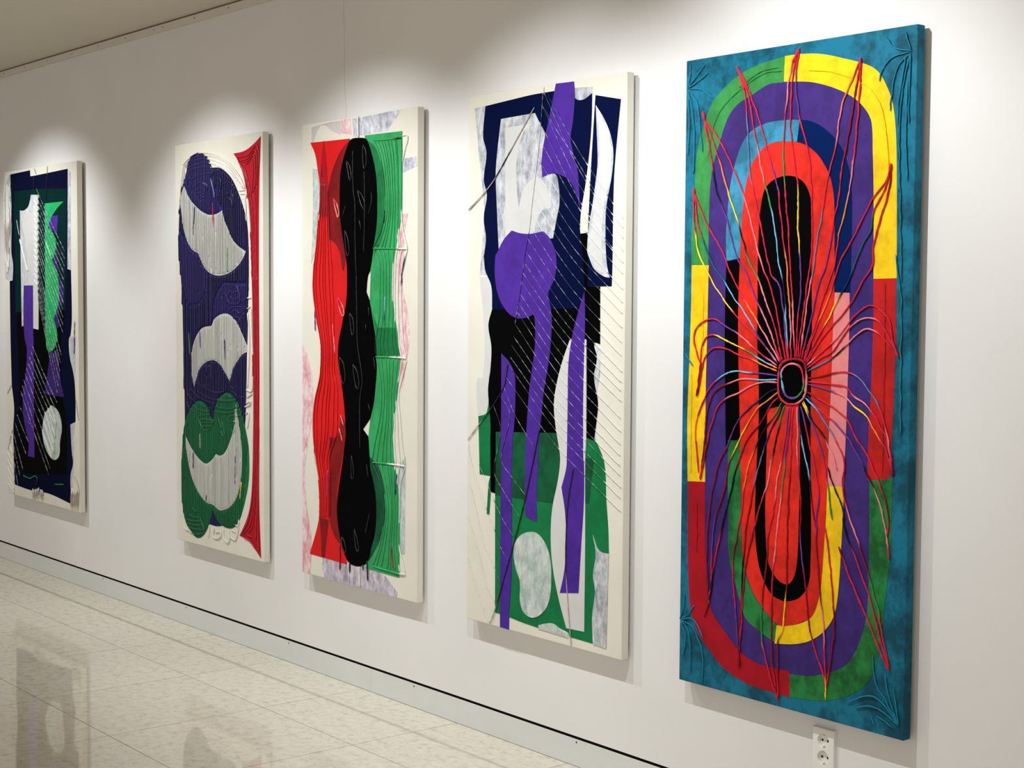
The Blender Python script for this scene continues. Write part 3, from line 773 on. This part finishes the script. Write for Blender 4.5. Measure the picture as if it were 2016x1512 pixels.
   ('tl tl', 1.9, '783,1733 723,1724 695,1696 688,1669'),
   ('tl tl', 1.9, '783,1730 745,1703 730,1651 723,1591'),
   ('tl tl', 1.9, '780,1728 763,1657 752,1568 754,1455 760,1342 767,1160'),
   ('tl tl', 1.9, '782,1726 774,1633 772,1521 780,1413'),
   ('tl tl', 1.9, '782,1726 780,1646 781,1556'),
   ('tl tl', 1.9, '767,1723 750,1622 747,1523 754,1387'),
   ('tl tl', 1.9, '4,181 21,224 21,261'),
   ('tl tl', 1.9, '6,182 37,200 62,231'),
   ('tl tl', 1.9, '8,180 51,190 74,175 99,141'),
   ('tl tl', 1.9, '6,178 27,135 17,70'),
   ('tl tl', 1.9, '9,180 45,139 48,23'),
   ('tl tl', 1.9, '8,180 59,162 97,96 97,7'),
   ('tl tl', 1.9, '786,36 749,75 698,96 620,61'),
   ('tl tl', 1.9, '786,36 744,60 698,69 650,55'),
   ('tl tl', 1.9, '786,38 748,89 714,132 701,202'),
   ('tl tl', 1.9, '786,38 759,96 741,161'),
   ('tl tl', 1.9, '787,40 777,86 768,130'),
   ('tl tl', 1.9, '767,28 739,41 716,48'),
   ('tl tl', 1.9, '714,19 705,33 698,45'),
   ('tl tl', 1.9, '749,1231 762,1158 770,1081 770,958 774,776'),
   ('tl tl', 1.9, '11,960 30,939 45,924'),
   ('auto', 0.9, '622,1676 663,1649 692,1609 710,1553 721,1457'),
   ('auto', 0.9, '364,1731 299,1731 219,1699 144,1651 110,1598 94,1523'),
   ('auto', 0.9, '351,1742 286,1737 206,1701'),
   ('auto', 0.9, '81,1139 81,952'),
   ('auto', 0.9, '38,903 40,613'),
   ('auto', 0.9, '717,1163 720,956 719,670'),
   ('auto', 0.9, '66,534 69,383'),
   ('auto', 0.9, '453,1723 538,1709 598,1688'),
  ],
 ),
}
DEPTH, GAP, STEP = 0.0296, 0.012, 0.00013

def parse(s):
    pts, cor = [], []
    for t in s.split():
        cor.append(t.endswith('!')); a, b = t.rstrip('!').split(','); pts.append((float(a), float(b)))
    return np.array(pts), cor

def curve(s, closed, sub=5):
    P, cor = parse(s); n = len(P); out = []
    def tangent(i, seg):
        if closed: a, b = P[(i - 1) % n], P[(i + 1) % n]
        else: a, b = P[max(i - 1, 0)], P[min(i + 1, n - 1)]
        t = b - a; l = np.hypot(*t)
        return t / l * seg if l > 1e-6 else t * 0
    for i in range(n if closed else n - 1):
        j = (i + 1) % n; d = P[j] - P[i]; L = np.hypot(*d)
        if L < 1e-6: continue
        t0 = d if cor[i] else tangent(i, L); t1 = d if cor[j] else tangent(j, L)
        k = 1 if (cor[i] and cor[j]) else sub
        for q in range(k):
            s_ = q / k; s2, s3 = s_ * s_, s_ ** 3
            out.append((2*s3-3*s2+1)*P[i] + (s3-2*s2+s_)*t0 + (-2*s3+3*s2)*P[j] + (s3-s2)*t1)
    if not closed: out.append(P[-1])
    return np.array(out)

def inside(poly, X, Z):
    r = np.zeros(len(X), bool); xj, zj = poly[-1]
    for xi, zi in poly:
        if zi != zj:
            c = ((zi > Z) != (zj > Z)) & (X < (xj - xi) * (Z - zi) / (zj - zi) + xi)
            r ^= c
        xj, zj = xi, zi
    return r

def resample(P, step):
    d = np.r_[0, np.cumsum(np.hypot(*np.diff(P, axis=0).T))]
    n = max(3, int(d[-1] / step) + 1)
    t = np.linspace(0, d[-1], n)
    return np.c_[np.interp(t, d, P[:, 0]), np.interp(t, d, P[:, 1])]

class Tubes:
    """round cords lying on the front of one canvas, gathered into one mesh"""
    def __init__(s): s.v, s.f, s.c = [], [], []
    def add(s, P, r, yc, col, sides=6, w=0.0, rng=None, taper=True):
        n = len(P); T_ = np.gradient(P, axis=0); T_ /= (np.hypot(*T_.T)[:, None] + 1e-9)
        S = np.c_[T_[:, 1], -T_[:, 0]]
        rr = np.full(n, r)
        if rng is not None: rr = rr * (1 + 0.16 * rng.standard_normal(n))
        if taper: rr[0] *= .45; rr[-1] *= .45
        base = len(s.v)
        for i in range(n):
            for k in range(sides):
                a = 2 * math.pi * k / sides
                q = P[i] + S[i] * math.cos(a) * rr[i]
                s.v.append((q[0] / 1000 - w / 2, yc - math.sin(a) * rr[i] / 1000, q[1] / 1000)); s.c.append((*col[i], 1.0))
        for i in range(n - 1):
            for k in range(sides):
                a, b = base + i * sides + k, base + i * sides + (k + 1) % sides
                s.f.append((a, b, b + sides, a + sides))
        s.f.append(tuple(range(base, base + sides))[::-1]); s.f.append(tuple(range(base + (n - 1) * sides, base + n * sides)))
    def build(s, name, mat, parent, **props):
        me = bpy.data.meshes.new(name); me.from_pydata(s.v, [], s.f)
        at = me.color_attributes.new('Col', 'FLOAT_COLOR', 'POINT')
        at.data.foreach_set('color', np.array(s.c, np.float32).ravel())
        me.materials.append(mat); me.polygons.foreach_set('use_smooth', [True] * len(me.polygons))
        return link(bpy.data.objects.new(name, me), parent, **props)

M_CANVAS = None
def canvas_mat(name, rgb, k=0.03):
    m, nt, b = new_mat(name); c = lin(rgb)
    out = ramp(nt, noise(nt, 6, 6), [(0.35, tuple(v * (1 - k) for v in c)), (0.65, tuple(min(1, v * (1 + k)) for v in c))])
    nt.links.new(out, b.inputs['Base Color']); b.inputs['Roughness'].default_value = 0.75
    b.inputs['Specular IOR Level'].default_value = 0.2
    bump(nt, b, noise(nt, 300, 3), 0.15, 0.001)
    return m
M_WHITE = canvas_mat('white_canvas', (222, 219, 206))
M_WOOD = plain('stretcher_wood', (150, 124, 92), 0.8)

INFO = {
 1: 'dark navy and black collage canvas with bright green figure and frayed white cords',
 2: 'white canvas with ridged indigo and green lobes and a long red spike',
 3: 'white canvas with wavy red, black and green vertical columns',
 4: 'white canvas with violet figure over navy and green, crossed by slanting cords',
 5: 'teal canvas with concentric coloured ovals and yarn strands radiating from a black hub'}
rng = np.random.default_rng(7)

def make_art(idx):
    a = ART[idx]; x0, w, z0, h = a['box']
    yarn = idx == 5
    root = link(bpy.data.objects.new('painting', None), None, label=INFO[idx], category='painting')
    root.location = (x0 + w / 2, 0, z0)
    yf = -(DEPTH + GAP)
    cm = paint('teal') if yarn else M_WHITE
    bm = bmesh.new(); box(bm, -w / 2, w / 2, yf, -GAP, 0, h, bev=0.003, seg=2)
    mesh_obj('canvas', bm, cm, root, label='teal canvas' if yarn else 'off white canvas')
    bm = bmesh.new()
    for b in ((-w/2+.03, w/2-.03, -GAP-.001, 0, .03, .07), (-w/2+.03, w/2-.03, -GAP-.001, 0, h-.07, h-.03), (-w/2+.03, -w/2+.07, -GAP-.001, 0, .07, h-.07), (w/2-.07, w/2-.03, -GAP-.001, 0, .07, h-.07)):
        box(bm, *b)
    mesh_obj('stretcher_frame', bm, M_WOOD, root)
    polys, objs = [], []
    for k, (key, s) in enumerate(a['patch']):
        P = curve(s, True); polys.append(P)
        bm = bmesh.new()
        top = yf - STEP * (k + 1)
        v1 = [bm.verts.new((p[0] / 1000 - w / 2, top, p[1] / 1000)) for p in P]
        v0 = [bm.verts.new((p[0] / 1000 - w / 2, yf + 0.0004, p[1] / 1000)) for p in P]
        n = len(P); bm.faces.new(v1)
        for i in range(n): bm.faces.new((v0[i], v0[(i + 1) % n], v1[(i + 1) % n], v1[i]))
        bm.normal_update()
        bmesh.ops.triangulate(bm, faces=[f for f in bm.faces if len(f.verts) > 4])
        bmesh.ops.recalc_face_normals(bm, faces=bm.faces)
        objs.append(mesh_obj('patch', bm, paint(key), root, label=WORD[key] + ' patch'))
    ground = (226, 224, 214) if not yarn else PAL['teal'][0]
    def rgb_of(key): return PAL[key][0] if key in PAL else SCUM[key][0]
    def top_index(P):
        r = np.full(len(P), -1)
        for k, q in enumerate(polys):
            r[inside(q, P[:, 0], P[:, 1])] = k
        return r
    cols = np.array([(pigment if key in PAL else lin)(rgb_of(key)) for key, _ in a['patch']] + [lin(ground)])
    ybase = yf - STEP * len(polys)
    def add_cord(P, spec, r, name='cord'):
        P = resample(P, 9 if len(P) > 4 else 14)
        if yarn and len(P) > 8:
            n = len(P); wv = np.convolve(rng.standard_normal(n + 8), np.ones(3) / 3, 'same')[4:-4]
            wv[:2] = 0; wv[-2:] = 0
            P = P + np.c_[wv, wv * 0.2] * 1.6
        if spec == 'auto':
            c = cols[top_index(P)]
            if idx in (1, 4):      # random points along the cord are mixed towards a pale tone
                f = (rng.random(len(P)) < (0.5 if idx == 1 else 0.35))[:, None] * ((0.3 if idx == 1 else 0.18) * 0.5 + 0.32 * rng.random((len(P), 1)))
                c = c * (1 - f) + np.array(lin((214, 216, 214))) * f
        else:
            ks = np.array([lin(YARN[k]) for k in spec.split()])
            t = np.linspace(0, len(ks) - 1, len(P)); i0 = np.minimum(t.astype(int), len(ks) - 2) if len(ks) > 1 else t.astype(int) * 0
            f = np.clip((t - i0 - 0.35) / 0.3, 0, 1)[:, None]
            c = ks[i0] * (1 - f) + ks[np.minimum(i0 + 1, len(ks) - 1)] * f
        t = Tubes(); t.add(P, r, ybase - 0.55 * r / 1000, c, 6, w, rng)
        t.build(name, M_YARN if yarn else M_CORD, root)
    for spec, r, s in a['cord']:
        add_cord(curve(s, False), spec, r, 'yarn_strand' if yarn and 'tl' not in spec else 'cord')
    for L, R, n in a.get('band', []):
        A_, B_ = resample(curve(L, False), 20), resample(curve(R, False), 20)
        m_ = max(len(A_), len(B_))
        tt = np.linspace(0, 1, m_)
        A_ = np.c_[[np.interp(tt, np.linspace(0, 1, len(A_)), A_[:, i]) for i in (0, 1)]].T
        B_ = np.c_[[np.interp(tt, np.linspace(0, 1, len(B_)), B_[:, i]) for i in (0, 1)]].T
        for i in range(n):
            f = (i + 0.15 * rng.standard_normal()) / (n - 1)
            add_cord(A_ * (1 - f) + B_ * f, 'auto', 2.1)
    for k, sp, r in a.get('ridge', []):
        q = polys[k]; t = Tubes()
        xs = np.arange(q[:, 0].min() + sp / 2, q[:, 0].max(), sp)
        zs = np.arange(q[:, 1].min(), q[:, 1].max(), 7.0)
        for xx in xs:
            wob = np.cumsum(rng.standard_normal(len(zs))) * 0.35
            P = np.c_[xx + wob, zs]
            ok = (top_index(P) == k) & (rng.random(len(zs)) > 0.006)
            i = 0
            while i < len(zs):
                if ok[i]:
                    j = i
                    while j + 1 < len(zs) and ok[j + 1]: j += 1
                    if j - i > 3:
                        v = 0.80 + 0.35 * rng.random()
                        t.add(P[i:j + 1], r, ybase - 0.15 * r / 1000, np.minimum(cols[[k] * (j - i + 1)] * v, 0.9), 5, w, None)
                    i = j + 1
                else: i += 1
        if t.v: t.build('cord_ridges', M_CORD, objs[k], kind='stuff')
    return root

for i in (1, 2, 3, 4, 5):
    make_art(i)

# ------------------------------------------------------------------ double wall socket
M_PLAST = plain('white_plastic', (234, 233, 228), 0.35)
M_HOLE = plain('pin_hole', (10, 9, 8), 0.8)
M_METAL = plain('earth_clip', (190, 186, 176), 0.3, 0.9)
sock = link(bpy.data.objects.new('wall_socket', None), None, label='white double power socket on the wall below the teal canvas', category='power socket')
SX, SZ0, SW, SH, SD = -1.172, 0.235, 0.073, 0.119, 0.0115
sock.location = (SX, 0, SZ0)
CZ = (0.0845, 0.0385); CRAD = 0.0195
bm = bmesh.new()
def ring_loop(pts):
    vs = [bm.verts.new(p) for p in pts]
    return [bm.edges.new((vs[i], vs[(i + 1) % len(vs)])) for i in range(len(vs))], vs
N = 28
c_ = 0.0015
o_pts = [(-SW/2+c_, -SD, 0+c_), (SW/2-c_, -SD, 0+c_), (SW/2-c_, -SD, SH-c_), (-SW/2+c_, -SD, SH-c_)]
edges, fr = ring_loop(o_pts)
for cz in CZ:
    e, _ = ring_loop([(CRAD * math.cos(2*math.pi*i/N), -SD, cz + CRAD * math.sin(2*math.pi*i/N)) for i in range(N)])
    edges += e
bmesh.ops.triangle_fill(bm, edges=edges, use_beauty=True)
mid = [bm.verts.new(p) for p in ((-SW/2, -SD+c_, 0), (SW/2, -SD+c_, 0), (SW/2, -SD+c_, SH), (-SW/2, -SD+c_, SH))]
back = [bm.verts.new(p) for p in ((-SW/2, 0, 0), (SW/2, 0, 0), (SW/2, 0, SH), (-SW/2, 0, SH))]
for A0, B0 in ((fr, mid), (mid, back)):
    for i in range(4): bm.faces.new((A0[i], A0[(i+1) % 4], B0[(i+1) % 4], B0[i]))
bmesh.ops.recalc_face_normals(bm, faces=bm.faces)
mesh_obj('plate', bm, M_PLAST, sock)
for cz in CZ:
    bm = bmesh.new()
    prof = [(CRAD, -SD), (CRAD - 0.0006, -SD + 0.001), (CRAD - 0.0012, -0.0025), (0.004, -0.002)]
    rows = [[bm.verts.new((r * math.cos(2*math.pi*i/N), y, cz + r * math.sin(2*math.pi*i/N))) for i in range(N)] for r, y in prof]
    for A0, B0 in zip(rows, rows[1:]):
        for i in range(N): bm.faces.new((A0[i], B0[i], B0[(i+1) % N], A0[(i+1) % N]))
    bm.faces.new(rows[-1])
    cup = mesh_obj('socket_cup', bm, M_PLAST, sock)
    for s in (-1, 1):
        bm = bmesh.new(); disc(bm, (s * 0.0095, cz), 0.0034, -0.001, -0.0028)
        mesh_obj('pin_hole', bm, M_HOLE, cup, label='black pin hole')
        bm = bmesh.new(); box(bm, -0.003, 0.003, -0.0098, -0.0035, cz + s * 0.0165 - 0.0012, cz + s * 0.0165 + 0.0012, bev=0.0004)
        mesh_obj('earth_clip', bm, M_METAL, cup, label='metal earth clip')

# ------------------------------------------------------------------ thread hanging from the rail
t = Tubes()
P = resample(np.array([(-3566, 2713), (-3565, 2580), (-3563, 2500), (-3561, 2420), (-3560, 2340), (-3556, 2280), (-3548, 2230), (-3549, 2186)], float), 20)
P[:, 0] += np.cumsum(np.random.default_rng(2).standard_normal(len(P))) * 0.8
t.add(P, 0.6, -0.0006, np.tile(lin((206, 202, 196)), (len(P), 1)), 5, 0.0, None, False)
t.build('hanging_thread', M_CORD, None, label='thin grey thread hanging from the rail above the red, black and green canvas', category='thread')
